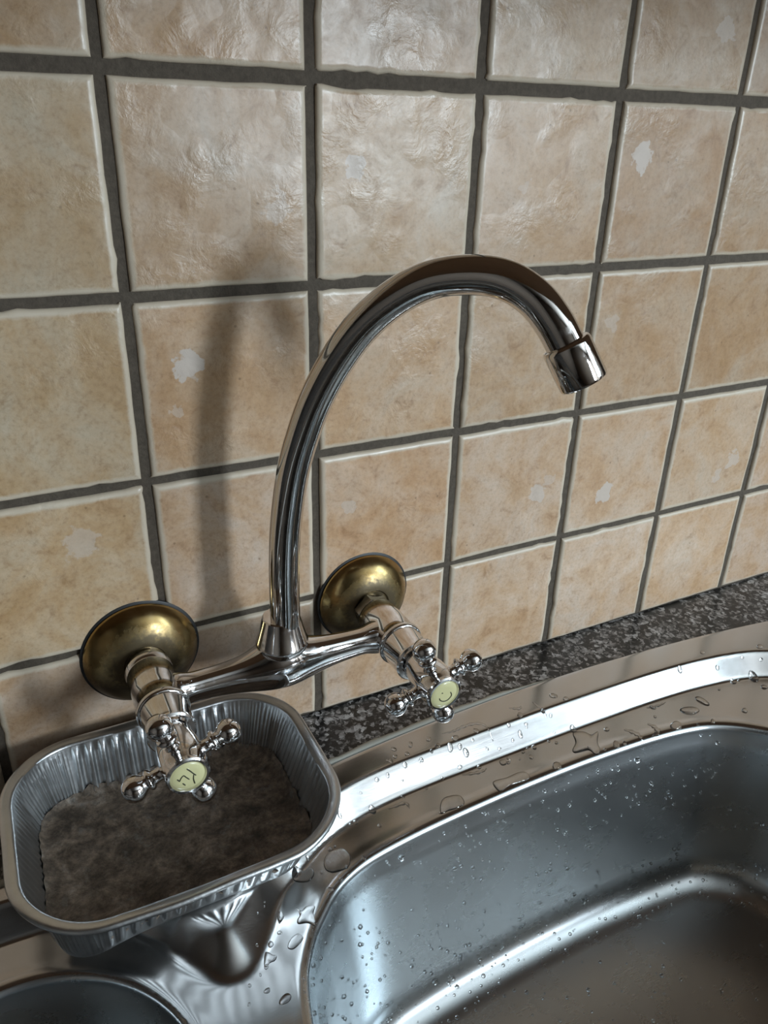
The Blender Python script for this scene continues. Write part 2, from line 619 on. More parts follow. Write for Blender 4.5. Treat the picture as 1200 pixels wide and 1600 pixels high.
BOWL = resample(catmull([(.0159, -.1966), (.0215, -.1757), (.0268, -.1645), (.0355, -.1520), (.0430, -.1441), (.0561, -.1325), (.0709, -.1245), (.0890, -.1190),
                         (.1151, -.1155), (.1450, -.1132), (.1906, -.1112), (.2312, -.1106), (.2712, -.1110), (.3233, -.1138), (.3576, -.1184), (.3773, -.1248), (.3979, -.1375),
                         (.418, -.158), (.433, -.19), (.440, -.24), (.440, -.30), (.430, -.37), (.395, -.415), (.33, -.435), (.22, -.44), (.11, -.435), (.045, -.41),
                         (.014, -.365), (.006, -.30), (.008, -.235)], 8, True), 360)
HALF = np.array([(-.119 + .0835 * math.cos(a), -.195 + .0835 * math.sin(a)) for a in np.linspace(0, -2 * math.pi, 160, endpoint=False)])
# foot of the pressed step that runs round both basins
RECESS = resample(catmull([(.0461, -.1096), (.0600, -.1010), (.0739, -.0950), (.0908, -.0900), (.1131, -.0865), (.1440, -.0845), (.1950, -.0838), (.2503, -.0834), (.2943, -.0836),
                           (.3519, -.0845), (.3908, -.0868), (.4294, -.0918), (.4615, -.1010), (.490, -.120), (.508, -.155), (.514, -.25), (.508, -.38), (.48, -.45), (.42, -.468),
                           (.28, -.472), (.05, -.472), (-.16, -.467), (-.23, -.44), (-.26, -.38), (-.268, -.27), (-.252, -.16), (-.215, -.105), (-.16, -.087), (-.105, -.086),
                           (-.075, -.093), (-.0489, -.1148), (-.0385, -.1298), (-.0300, -.1438), (-.0205, -.1550), (-.0101, -.1590), (.0009, -.1568), (.0073, -.1500),
                           (.0173, -.1370), (.0282, -.1225), (.0366, -.1154)], 8, True), 700)


def sdist(Pq, C):
    """signed distance (inside positive) of points to a closed polyline, plus nearest points"""
    A, B = C, np.roll(C, -1, axis=0)
    D = B - A
    L2 = (D ** 2).sum(1)
    out = np.empty(len(Pq))
    near = np.empty((len(Pq), 2))
    for s in range(0, len(Pq), 4000):
        q = Pq[s:s + 4000]
        w = q[:, None] - A[None]
        t = np.clip((w * D).sum(2) / L2, 0, 1)
        d = w - t[..., None] * D
        d2 = (d ** 2).sum(2)
        k = d2.argmin(1)
        r = np.arange(len(q))
        dist = np.sqrt(d2[r, k])
        near[s:s + 4000] = q - d[r, k]
        cond = (A[None, :, 1] > q[:, None, 1]) != (B[None, :, 1] > q[:, None, 1])
        xi = A[None, :, 0] + (q[:, None, 1] - A[None, :, 1]) / np.where(D[:, 1] == 0, 1e-12, D[:, 1])[None] * D[None, :, 0]
        ins = ((cond & (q[:, None, 0] < xi)).sum(1) % 2).astype(bool)
        out[s:s + 4000] = np.where(ins, dist, -dist)
    return out, near


def sink_z(Pq):
    Pq = np.asarray(Pq, float).reshape(-1, 2)
    d, _ = sdist(Pq, RECESS)
    e = .0008                          # a straight slope with small fillets, gentler at the tip between the basins
    run = .0135 + .0080 * np.exp(-((Pq[:, 0] + .008) ** 2 + (Pq[:, 1] + .150) ** 2) / .028 ** 2)
    d = d + run
    s = (np.sqrt(d * d + e * e) - np.sqrt((d - run) ** 2 + e * e) + run) / (2 * run)
    z = DECK + (LEDGE - DECK) * s
    for C in (BOWL, HALF):                 # pressed rim: the ledge lifts slightly, then rolls over at the bowl's edge
        b, _ = sdist(Pq, C)
        z += .0005 * np.exp(-((b + .004) / .0035) ** 2) - .0006 * np.clip(1 + b / .0025, 0, 1) ** 2
    v = y_rear(Pq[:, 0]) - Pq[:, 1]
    z -= .0024 * np.clip(1 - v / .003, 0, 1) ** 2
    return z


# ================================================================== sink
sink = empty('steel_sink', (.08, -.28, COUNTER))
tag(sink, 'brushed stainless steel inset sink with one large and one small basin, wet with drops', 'sink')

xs = np.r_[np.arange(-.42, -.16, .005), np.arange(-.16, .53, .0016), np.arange(.53, .5801, .005)]
vs = np.r_[0, .0006, .0012, .002, .003, np.arange(.005, .20, .0016), np.arange(.20, .451, .005)]
nx, nv = len(xs), len(vs)
X, V = np.meshgrid(xs, vs)
Y = y_rear(X) - V
Q = np.c_[X.ravel(), Y.ravel()]
ins = np.zeros(len(Q), bool)
for C in (BOWL, HALF):
    d, near = sdist(Q, C)
    m = d > 0
    ins |= m
    snap = m & (d < .008)
    Q[snap] = near[snap]
Z = sink_z(Q)
Zg = Z.reshape(nv, nx)
wgt = np.exp(-(((X + .004) ** 2 + (Y + .143) ** 2) / .026 ** 2))
wgt = np.where(ins.reshape(nv, nx), 0, np.clip(wgt * 1.6, 0, 1))
for _ in range(9):
    nb_ = Zg.copy()
    nb_[1:-1, 1:-1] = (Zg[:-2, 1:-1] + Zg[2:, 1:-1] + Zg[1:-1, :-2] + Zg[1:-1, 2:]) / 4
    Zg = Zg + (nb_ - Zg) * wgt
Z = Zg.ravel()
insg = ins.reshape(nv, nx)
faces = []
for j in range(nv - 1):
    for i in range(nx - 1):
        if insg[j, i] and insg[j, i + 1] and insg[j + 1, i] and insg[j + 1, i + 1]:
            continue
        a = j * nx + i
        faces.append((a, a + nx, a + nx + 1, a + 1))
used = np.zeros(len(Q), bool)
for q in faces:
    used[list(q)] = True
remap = np.cumsum(used) - 1
verts = np.c_[Q, Z][used]
mesh('deck', verts.tolist(), [tuple(int(remap[k]) for k in q) for q in faces], M_STEEL, sink, 0)


def basin(name, C, depth, draft, rfloor, parent):
    C = np.array(C)
    area = 0.5 * np.sum(C[:, 0] * np.roll(C[:, 1], -1) - np.roll(C[:, 0], -1) * C[:, 1])
    if area < 0:
        C = C[::-1]
    tan = np.roll(C, -1, 0) - np.roll(C, 1, 0)
    tan /= np.linalg.norm(tan, axis=1)[:, None]
    nrm = np.c_[-tan[:, 1], tan[:, 0]]       # inward
    for _ in range(6):
        nrm = (np.roll(nrm, 1, 0) + nrm * 2 + np.roll(nrm, -1, 0))
        nrm /= np.linalg.norm(nrm, axis=1)[:, None]
    zr = sink_z(C)
    rings = [(0, 0), (.0006, .0003), (.0013, .0010), (.0019, .0021), (.0023, .0036), (.0026, .006)]
    H = depth - rfloor
    for t in np.linspace(.012, H, 14):
        rings.append((.0026 + draft * (t / H), t))
    for a in np.linspace(0, math.pi / 2, 10)[1:]:
        rings.append((.0026 + draft + rfloor * (1 - math.cos(a)), H + rfloor * math.sin(a)))
    n = len(C)
    v, f = [], []
    zm = zr.mean()
    for inset, dep in rings:
        w = min(1, dep / .02)
        for k in range(n):
            p = C[k] + nrm[k] * inset
            v.append((p[0], p[1], zr[k] * (1 - w) + zm * w - dep))
    last = np.array(v[-n:])
    c = last.mean(0)
    for s in (.85, .65, .45, .25, .1):
        for k in range(n):
            p = c + (last[k] - c) * s
            v.append((p[0], p[1], last[k][2] - .004 * (1 - s)))
    m = len(v) // n
    for r in range(m - 1):
        for k in range(n):
            k2 = (k + 1) % n
            f.append((r * n + k, r * n + k2, (r + 1) * n + k2, (r + 1) * n + k))
    v.append((c[0], c[1], c[2] - .0045))
    for k in range(n):
        f.append(((m - 1) * n + k, (m - 1) * n + (k + 1) % n, len(v) - 1))
    o = mesh(name, v, f, M_BASIN, parent, 0)
    return o, np.array(v), n, len(rings), c


main_basin, BV, BN, BR, BC = basin('basin', BOWL, .135, .022, .026, sink)
main_basin['label'] = 'large deep rounded basin'
half_basin, _, _, _, HC = basin('basin', HALF, .125, .008, .022, sink)
half_basin['label'] = 'small round basin'
dr = MB().lathe([(-.002, .040), (.0, .042), (.0015, .041), (.0015, .034), (-.0005, .031), (-.0005, .012), (.003, .010), (.006, .006), (.007, .0)], (BC[0], BC[1], BC[2] - .004), (0, 0, 1), 48)
dr.build('drain', M_CHROME, main_basin)
# sealant squeezed out along the back edge
m = MB()
sx = np.linspace(-.40, .285, 150)
nprof = 7
for i, x in enumerate(sx):
    wdt = (.0062 + .0024 * mnoise.noise((x * 45, 3, 1)) + .0010 * mnoise.noise((x * 170, 5, 1)))
    wdt *= min(1, max(.12, (.32 - x) / .12))
    yr = float(y_rear(x))
    for k in range(nprof):
        a = math.pi * k / (nprof - 1)
        m.v.append((x, yr - .0012 + wdt * (1 - math.cos(a)) / 2 * 1.0, COUNTER - .0003 + .0023 * math.sin(a) ** .8 * min(1, wdt / .004)))
for i in range(len(sx) - 1):
    for k in range(nprof - 1):
        a = i * nprof + k
        m.f.append((a, a + nprof, a + nprof + 1, a + 1))
    m.f.append((i * nprof, i * nprof + nprof - 1, (i + 1) * nprof + nprof - 1, (i + 1) * nprof))
sl = m.build('sealant_bead', M_SEAL, sink, 0)
sl['label'] = 'uneven grey sealant bead along the back edge'

# ================================================================== granite worktop with the cut-out for the sink
m = MB()
WX0, WX1, WYF, WT = RX0 + .012, 1.5, -.60, .03
hx0, hx1, hyf = -.412, .572, -.495
cols_ = [(x, float(y_rear(x)) - .008) for x in np.linspace(hx0, hx1, 60)]
top = COUNTER
for zc, flip in ((top, False), (top - WT, True)):
    quads = []
    quads.append([(WX0, WYF), (hx0, WYF), (hx0, .0015), (WX0, .0015)])
    quads.append([(hx1, WYF), (WX1, WYF), (WX1, .0015), (hx1, .0015)])
    quads.append([(hx0, WYF), (hx1, WYF), (hx1, hyf), (hx0, hyf)])
    for (xa, ya), (xb, yb) in zip(cols_[:-1], cols_[1:]):
        quads.append([(xa, ya), (xb, yb), (xb, .0015), (xa, .0015)])
    for q in quads:
        b = len(m.v)
        m.v += [(x, y, zc) for x, y in q]
        m.f.append((b, b + 1, b + 2, b + 3) if not flip else (b + 3, b + 2, b + 1, b))
outline = [(WX0, WYF), (WX1, WYF), (WX1, .0015), (WX0, .0015)]
hole = [(hx0, hyf)] + cols_ + [(hx1, hyf)]
for loop, sgn in ((outline, 1), (hole, 1)):
    for k in range(len(loop)):
        (xa, ya), (xb, yb) = loop[k], loop[(k + 1) % len(loop)]
        b = len(m.v)
        m.v += [(xa, ya, top), (xb, yb, top), (xb, yb, top - WT), (xa, ya, top - WT)]
        m.f.append((b + 3, b + 2, b + 1, b))
wt = m.build('granite_worktop', M_GRANITE, None, 30)
tag(wt, 'speckled black and grey granite worktop strip between tiled wall and sink', 'worktop')

# the base unit that carries the worktop (below the frame)
cab = empty('base_cabinet', (0, -.3, FLOOR))
tag(cab, 'brown base cabinet under the granite worktop', 'cabinet')
m = MB()
m.box((WX0, -.57, FLOOR), (WX0 + .02, .0015, COUNTER - WT)).box((WX1 - .02, -.57, FLOOR), (WX1, .0015, COUNTER - WT))
m.box((WX0 + .02, -.57, FLOOR), (WX1 - .02, .0015, FLOOR + .1)).box((WX0 + .02, -.57, COUNTER - WT - .06), (WX1 - .02, -.55, COUNTER - WT))
m.build('carcass', M_WOOD, cab, 30)
for k in range(5):
    a = WX0 + .005 + k * .598
    d = MB().box((a, -.592, FLOOR + .11), (a + .585, -.572, COUNTER - WT - .01)).build('door', M_WOOD, cab, 30)
    MB().tube([(a + .52, -.592, -.25), (a + .52, -.615, -.255), (a + .52, -.615, -.365), (a + .52, -.592, -.37)], .005, 10).build('handle', M_CHROME, d)

# unseen cupboard above the frame, added to shade upper tiles and darken the steel
cup = empty('unseen_shading_cupboard', (.05, -.17, .40))
tag(cup, 'unseen brown cupboard added above the tiled splashback to shade the upper tiles', 'cupboard')
MB().box((-1.2, -.335, .40), (1.5, .0015, 1.13)).build('carcass', M_WOOD, cup, 30)
for k in range(5):
    a = -1.195 + k * .54
    MB().box((a, -.356, .395), (a + .53, -.336, 1.125)).build('door', M_WOOD, cup, 30)

# ================================================================== wall mixer tap
tap = empty('wall_mixer_tap', (.0595, 0, -.008))
tag(tap, 'worn chrome two-handle wall mixer tap with a tall swan neck spout', 'tap')
LX, RX, TZ = -.0158, .1345, -.0085


def escutcheon(x, label, k=1.0):
    prof = [(-.0, .0335), (.0010, .0345), (.0022, .0346), (.0032, .0338), (.0055, .0325), (.0085, .0295), (.0115, .0250), (.0138, .0200), (.0150, .0160), (.0152, .0130), (.0140, .0120)]
    m = MB().lathe([(t, r * k if r > .017 else r) for t, r in prof], (0, 0, 0), (0, -1, 0), 64)
    o = m.build('escutcheon', M_BRASS, None, 50)
    o.parent = tap
    o.location = (x - tap.location.x, -tap.location.y - .0002, TZ - tap.location.z)
    o['label'] = label
    MB().lathe([(-.0005, .0362 * k), (.0006, .0362 * k), (.0011, .0354 * k), (.0011, .030)], (x, 0, TZ), (0, -1, 0), 64).build('gasket', M_BLACK, tap, 40)


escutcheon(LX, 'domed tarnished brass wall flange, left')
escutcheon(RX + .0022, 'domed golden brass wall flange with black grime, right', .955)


def lathe_y(x, prof, name, mat, parent, n=48, angle=35):
    return MB().lathe(prof, (x, 0, TZ), (0, -1, 0), n).build(name, mat, parent, angle)


# inlet couplings
lathe_y(LX, [(.010, .0118), (.0180, .0118), (.0195, .0128), (.0215, .0140), (.0232, .0142), (.0245, .0136), (.026, .0128)], 'inlet_coupling', M_CHROME, tap)
m = MB().lathe([(.010, .0100), (.020, .0100), (.021, .0088), (.030, .0088)], (RX, 0, TZ), (0, -1, 0), 40)
m.lathe([(.0165, .0118), (.0175, .0128), (.0245, .0128), (.0255, .0118)], (RX, 0, TZ), (0, -1, 0), 6)
m.build('inlet_coupling', chrome_material('corroded_chrome', (.55, .52, .49), .85, .16), tap, 30)['label'] = 'corroded hexagonal inlet coupling'

# body: two barrels and the swelling bridge between them
m = MB()
for x in (LX, RX):
    m.lathe([(.0255, .0118), (.0262, .0132), (.0280, .0138), (.0450, .0140), (.0580, .0140), (.0590, .0146), (.0600, .0151), (.0615, .0151), (.0625, .0146), (.063, .0140)], (x, 0, TZ), (0, -1, 0), 48)
CXB, YB = .0595, -.0465
nb, nr = 90, 32
b0 = len(m.v)
for i in range(nb + 1):
    x = LX + (RX - LX) * i / nb
    dx = x - CXB
    e = min(abs(x - LX), abs(x - RX))
    flare = .0022 * math.exp(-(max(0, e - .011) / .006) ** 2)
    ht = .0076 + .0100 * math.exp(-(dx / .0175) ** 2) + .0022 * math.exp(-(dx / .04) ** 2) + flare
    hb = .0098 + .0070 * math.exp(-(dx / .034) ** 2) + flare
    hy = .0078 + .0072 * math.exp(-(dx / .021) ** 2) + flare
    for k in range(nr):
        a = 2 * math.pi * k / nr
        s, c = math.sin(a), math.cos(a)
        m.v.append((x, YB + hy * c, TZ + (ht if s > 0 else hb) * s))
for i in range(nb):
    for k in range(nr):
        k2 = (k + 1) % nr
        m.f.append((b0 + i * nr + k, b0 + (i + 1) * nr + k, b0 + (i + 1) * nr + k2, b0 + i * nr + k2))
m.build('body', M_CHROME, tap, 50)
SBX, SBY = .0595, -.050
MB().lathe([(.003, .0138), (.0060, .0156), (.0078, .0160), (.0092, .0158), (.0102, .0152), (.0240, .0116), (.0255, .0112), (.0262, .0104), (.0262, .0090)], (SBX, SBY + .0015, 0), (0, 0, 1), 48).build('spout_nut', M_CHROME, tap, 30)

# bonnets between body and handles
for x in (LX, RX):
    lathe_y(x, [(.0620, .0136), (.0635, .0138), (.0790, .0131), (.0800, .0136), (.0815, .0136), (.0825, .0126), (.0828, .0085), (.088, .0082)], 'bonnet', M_CHROME, tap)

# swan neck spout, in a vertical plane turned 45 degrees towards the room
SP = [(.0020, .018), (.0022, .0300), (.0024, .0547), (.0037, .0800), (.0061, .1002), (.0099, .1218), (.0155, .1415), (.0232, .1620), (.0342, .1830),
      (.0476, .2020), (.0631, .2165), (.0800, .2262), (.0983, .2300), (.1141, .2290), (.1273, .2225), (.1368, .2130), (.1444, .2020)]
cc = catmull(SP, 8)
ca = math.cos(math.radians(45))
to3 = lambda s, z: (SBX + s * ca, SBY - s * ca, z)
sp = MB().tube([to3(s, z) for s, z in cc], .0088, 40).build('spout', M_SPOUT, tap, 50)
e0, e1 = Vector(to3(.1430, .2045)), Vector(to3(.1537, .1870))
ax = (e1 - e0).normalized()
L = (e1 - e0).length
ae = MB().lathe([(0, .0085), (.0006, .0104), (.0014, .0110), (.0024, .0112), (L - .0012, .0112), (L - .0004, .0109), (L, .0104), (L, .0094), (L - .004, .0090), (L - .004, .001)], e0, ax, 48)
aer = ae.build('aerator', M_SPOUT, sp, 30)


def handle(x, rot, label, strokes):
    h = lathe_y(x, [(.0845, .0092), (.0855, .0102), (.0900, .0106), (.0960, .0119), (.1040, .0123), (.1105, .0117), (.1125, .0108), (.1135, .0107), (.1145, .0114),
                    (.1158, .0114), (.1166, .0106), (.1164, .0094), (.1150, .0088), (.1145, .002)], 'handle', M_CHROME, tap, 48, 30)
    h['label'] = label
    yc = -.1035
    for k in range(4):
        a = math.radians(rot + 90 * k)
        d = Vector((math.cos(a), 0, math.sin(a)))
        MB().lathe([(.006, .0046), (.0112, .0044), (.0125, .0036), (.0145, .0036), (.0165, .0040), (.0172, .0053), (.0182, .0058), (.0193, .0053), (.0201, .0040), (.0210, .0041),
                    (.0221, .0052), (.0240, .0065), (.0268, .0071), (.0294, .0065), (.0317, .0048), (.0329, .0025), (.0333, .0005)], (x, yc, TZ), d, 28).build('handle_arm', M_CHROME, h, 60)
    lathe_y(x, [(.1140, .0088), (.1152, .0089), (.1158, .0085), (.1163, .0076), (.1166, .0050), (.1167, .001)], 'porcelain_disc', M_PORC, h, 40)['label'] = 'yellowed porcelain disc'
    mk = MB()
    for st in strokes:
        st = catmull(st, 5)
        mk.tube([(p[0], -.11660, p[1]) for p in st], [(.00034 if 0 < i < len(st) - 1 else .00018) for i in range(len(st))], 8)
    mk.build('letter_mark', M_INK, h, 60)['label'] = 'dark worn letter strokes'


handle(LX, 20.5, 'left cross handle with worn letters', [
    [(-.0163, -.0029), (-.0148, -.0048), (-.0134, -.0070), (-.0120, -.0089)], [(-.0132, -.0078), (-.0135, -.0109), (-.0130, -.0141)],
    [(-.0215, -.0078), (-.0203, -.0097)], [(-.0204, -.0095), (-.0195, -.0077), (-.0182, -.0066), (-.0171, -.0080), (-.0155, -.0102)], [(-.0191, -.0113), (-.0178, -.0133)]])
handle(RX, 17.5, 'right cross handle with a curved letter', [
    [(.1320, -.0064), (.1330, -.0068)], [(.1307, -.0097), (.1314, -.0115), (.1337, -.0130), (.1363, -.0129), (.1381, -.0115), (.1389, -.0098), (.1380, -.0075)]])

# ================================================================== aluminium tray
TX, TY, TRIM, TBOT = -.0190, -.0795, -.0500, DECK + .0004
tray = empty('foil_tray', (TX, TY, TBOT))
tag(tray, 'ribbed aluminium foil tray with burnt bottom standing under the left tap handle', 'tray')


def rrect(W, D, r, n=720, bulge=.004):
    """rounded rectangle, sampled evenly; the long sides bow outwards a little. Also gives side tags"""
    pts = []
    for cx, cy, a0 in ((W / 2 - r, D / 2 - r, 0), (-W / 2 + r, D / 2 - r, 90), (-W / 2 + r, -D / 2 + r, 180), (W / 2 - r, -D / 2 + r, 270)):
        for a in np.linspace(a0, a0 + 90, 24):
            a = math.radians(a)
            pts.append((cx + r * math.cos(a), cy + r * math.sin(a)))
    return resample(np.array(pts), n)


TN = 720
RIMC = rrect(.176, .136, .043, TN)
tan = np.roll(RIMC, -1, 0) - np.roll(RIMC, 1, 0)
tan /= np.linalg.norm(tan, axis=1)[:, None]
TNOR = np.c_[-tan[:, 1], tan[:, 0]]          # inward (curve runs counter-clockwise)
TS = np.arange(TN) / TN * np.linalg.norm(np.roll(RIMC, -1, 0) - RIMC, axis=1).sum()


def corr(k, t):
    """rib depth at perimeter sample k, wall height fraction t (0 top, 1 bottom)"""
    x, y = RIMC[k]
    env = min(1, max(0, (t - .06) / .10)) * min(1, max(0, (1.0 - t) / .10))
    if abs(x) < .050:                        # broad ribs on the long sides
        s = min(1, (.050 - abs(x)) / .004)
        return .00125 * s * env * (1 if math.sin(2 * math.pi * x / .0078) > 0 else -1) * min(1, abs(math.sin(2 * math.pi * x / .0078)) * 2.2)
    if abs(y) < .028 and abs(x) > .07:
        s = min(1, (.028 - abs(y)) / .004)
        return .0004 * s * env * math.sin(2 * math.pi * y / .0048)
    c = min(1, max(0, (abs(x) - .050) / .006))
    return .00045 * c * env * math.sin(2 * math.pi * TS[k] / .0031 + 1.3 * math.sin(TS[k] * 300))


def bow(k):
    x, y = RIMC[k]
    return .0055 * max(0, -y / .068) * max(0, 1 - (x / .088) ** 2)


def tray_xy(k, t, extra=0.0):
    ins = .0062 + .0132 * t * (1 - .55 * math.exp(-((RIMC[k][0] + .070) ** 2 + (RIMC[k][1] + .052) ** 2) / .03 ** 2)) + corr(k, t) + extra
    p = RIMC[k] + TNOR[k] * ins
    return TX + p[0], TY + p[1] + .0035 * t - bow(k) * (1 - t)


rows = []
for t in np.linspace(0, 1, 16):
    rows.append([(*tray_xy(k, t), TRIM - .0012 + (TBOT + .004 - TRIM + .0012) * t) for k in range(TN)])
for a in np.linspace(0, math.pi / 2, 5)[1:]:
    rows.append([(*tray_xy(k, 1, .004 * (1 - math.cos(a))), TBOT + .004 - .004 * math.sin(a)) for k in range(TN)])
for s in (.8, .5, .2):
    last = np.array(rows[-1] if s == .8 else rows[-1])
    base = np.array(rows[19])
    cen = base.mean(0)
    rows.append([tuple(p) for p in cen + (base - cen) * s])
v = [p for r in rows for p in r]
f = []
for r in range(len(rows) - 1):
    for k in range(TN):
        k2 = (k + 1) % TN
        f.append((r * TN + k, r * TN + k2, (r + 1) * TN + k2, (r + 1) * TN + k))
f.append(tuple((len(rows) - 1) * TN + k for k in range(TN)))
pan = mesh('pan', v, f, M_FOIL, tray, 70)
# rim: a flat flange with a rolled outer edge
prof = [(.0066, -.0012), (.0056, -.0004), (.0046, 0), (.0028, .0004), (.0015, .0006), (.0004, .0002), (-.0004, -.0008), (-.0003, -.0020), (.0006, -.0027), (.0018, -.0024), (.0022, -.0014), (.0030, -.0006), (.0050, -.0010), (.0066, -.0016)]
v, f = [], []
for ins_, dz in prof:
    for k in range(0, TN, 3):
        wob = .0006 * mnoise.noise((RIMC[k][0] * 30, RIMC[k][1] * 30, 2)) if ins_ < .006 else 0
        p = RIMC[k] + TNOR[k] * (ins_ + wob)
        v.append((TX + p[0], TY + p[1] - bow(k), TRIM + dz + wob))
n3 = TN // 3
for r in range(len(prof)):
    r2 = (r + 1) % len(prof)
    for k in range(n3):
        k2 = (k + 1) % n3
        f.append((r * n3 + k, r2 * n3 + k, r2 * n3 + k2, r * n3 + k2))
rim = mesh('rim', v, f, M_FOIL, tray, 60)
rim['label'] = 'rolled flat rim'
# burnt crust lying in it
v, f = [], []
RZ = TBOT + .0125
ks = list(range(0, TN, 4))
nk = len(ks)
rr_ = [1.0, .985, .96] + [1 - .96 * q for q in np.linspace(.08, 1, 22)]
tt = 1 - (RZ - TBOT) / (TRIM - TBOT)
ring0 = np.array([tray_xy(k, tt) for k in ks])
c0 = ring0.mean(0)
for ri, s in enumerate(rr_):
    for q in range(nk):
        p = c0 + (ring0[q] - c0) * s
        h = .0016 * mnoise.noise((p[0] * 60, p[1] * 60, 4)) + .0008 * mnoise.noise((p[0] * 190, p[1] * 190, 9))
        up = .004 * max(0, (s - .93) / .07) ** 2 * (1 + .8 * mnoise.noise((q * .35, 2, 2)))
        v.append((p[0], p[1], RZ + h + up))
nr_ = len(rr_)
for r in range(nr_ - 1):
    for q in range(nk):
        q2 = (q + 1) % nk
        f.append((r * nk + q, r * nk + q2, (r + 1) * nk + q2, (r + 1) * nk + q))
f.append(tuple((nr_ - 1) * nk + q for q in range(nk)))
crust = mesh('burnt_crust', v, f, M_CRUST, tray, 0)
crust['label'] = 'dark brown burnt crust over the tray bottom'

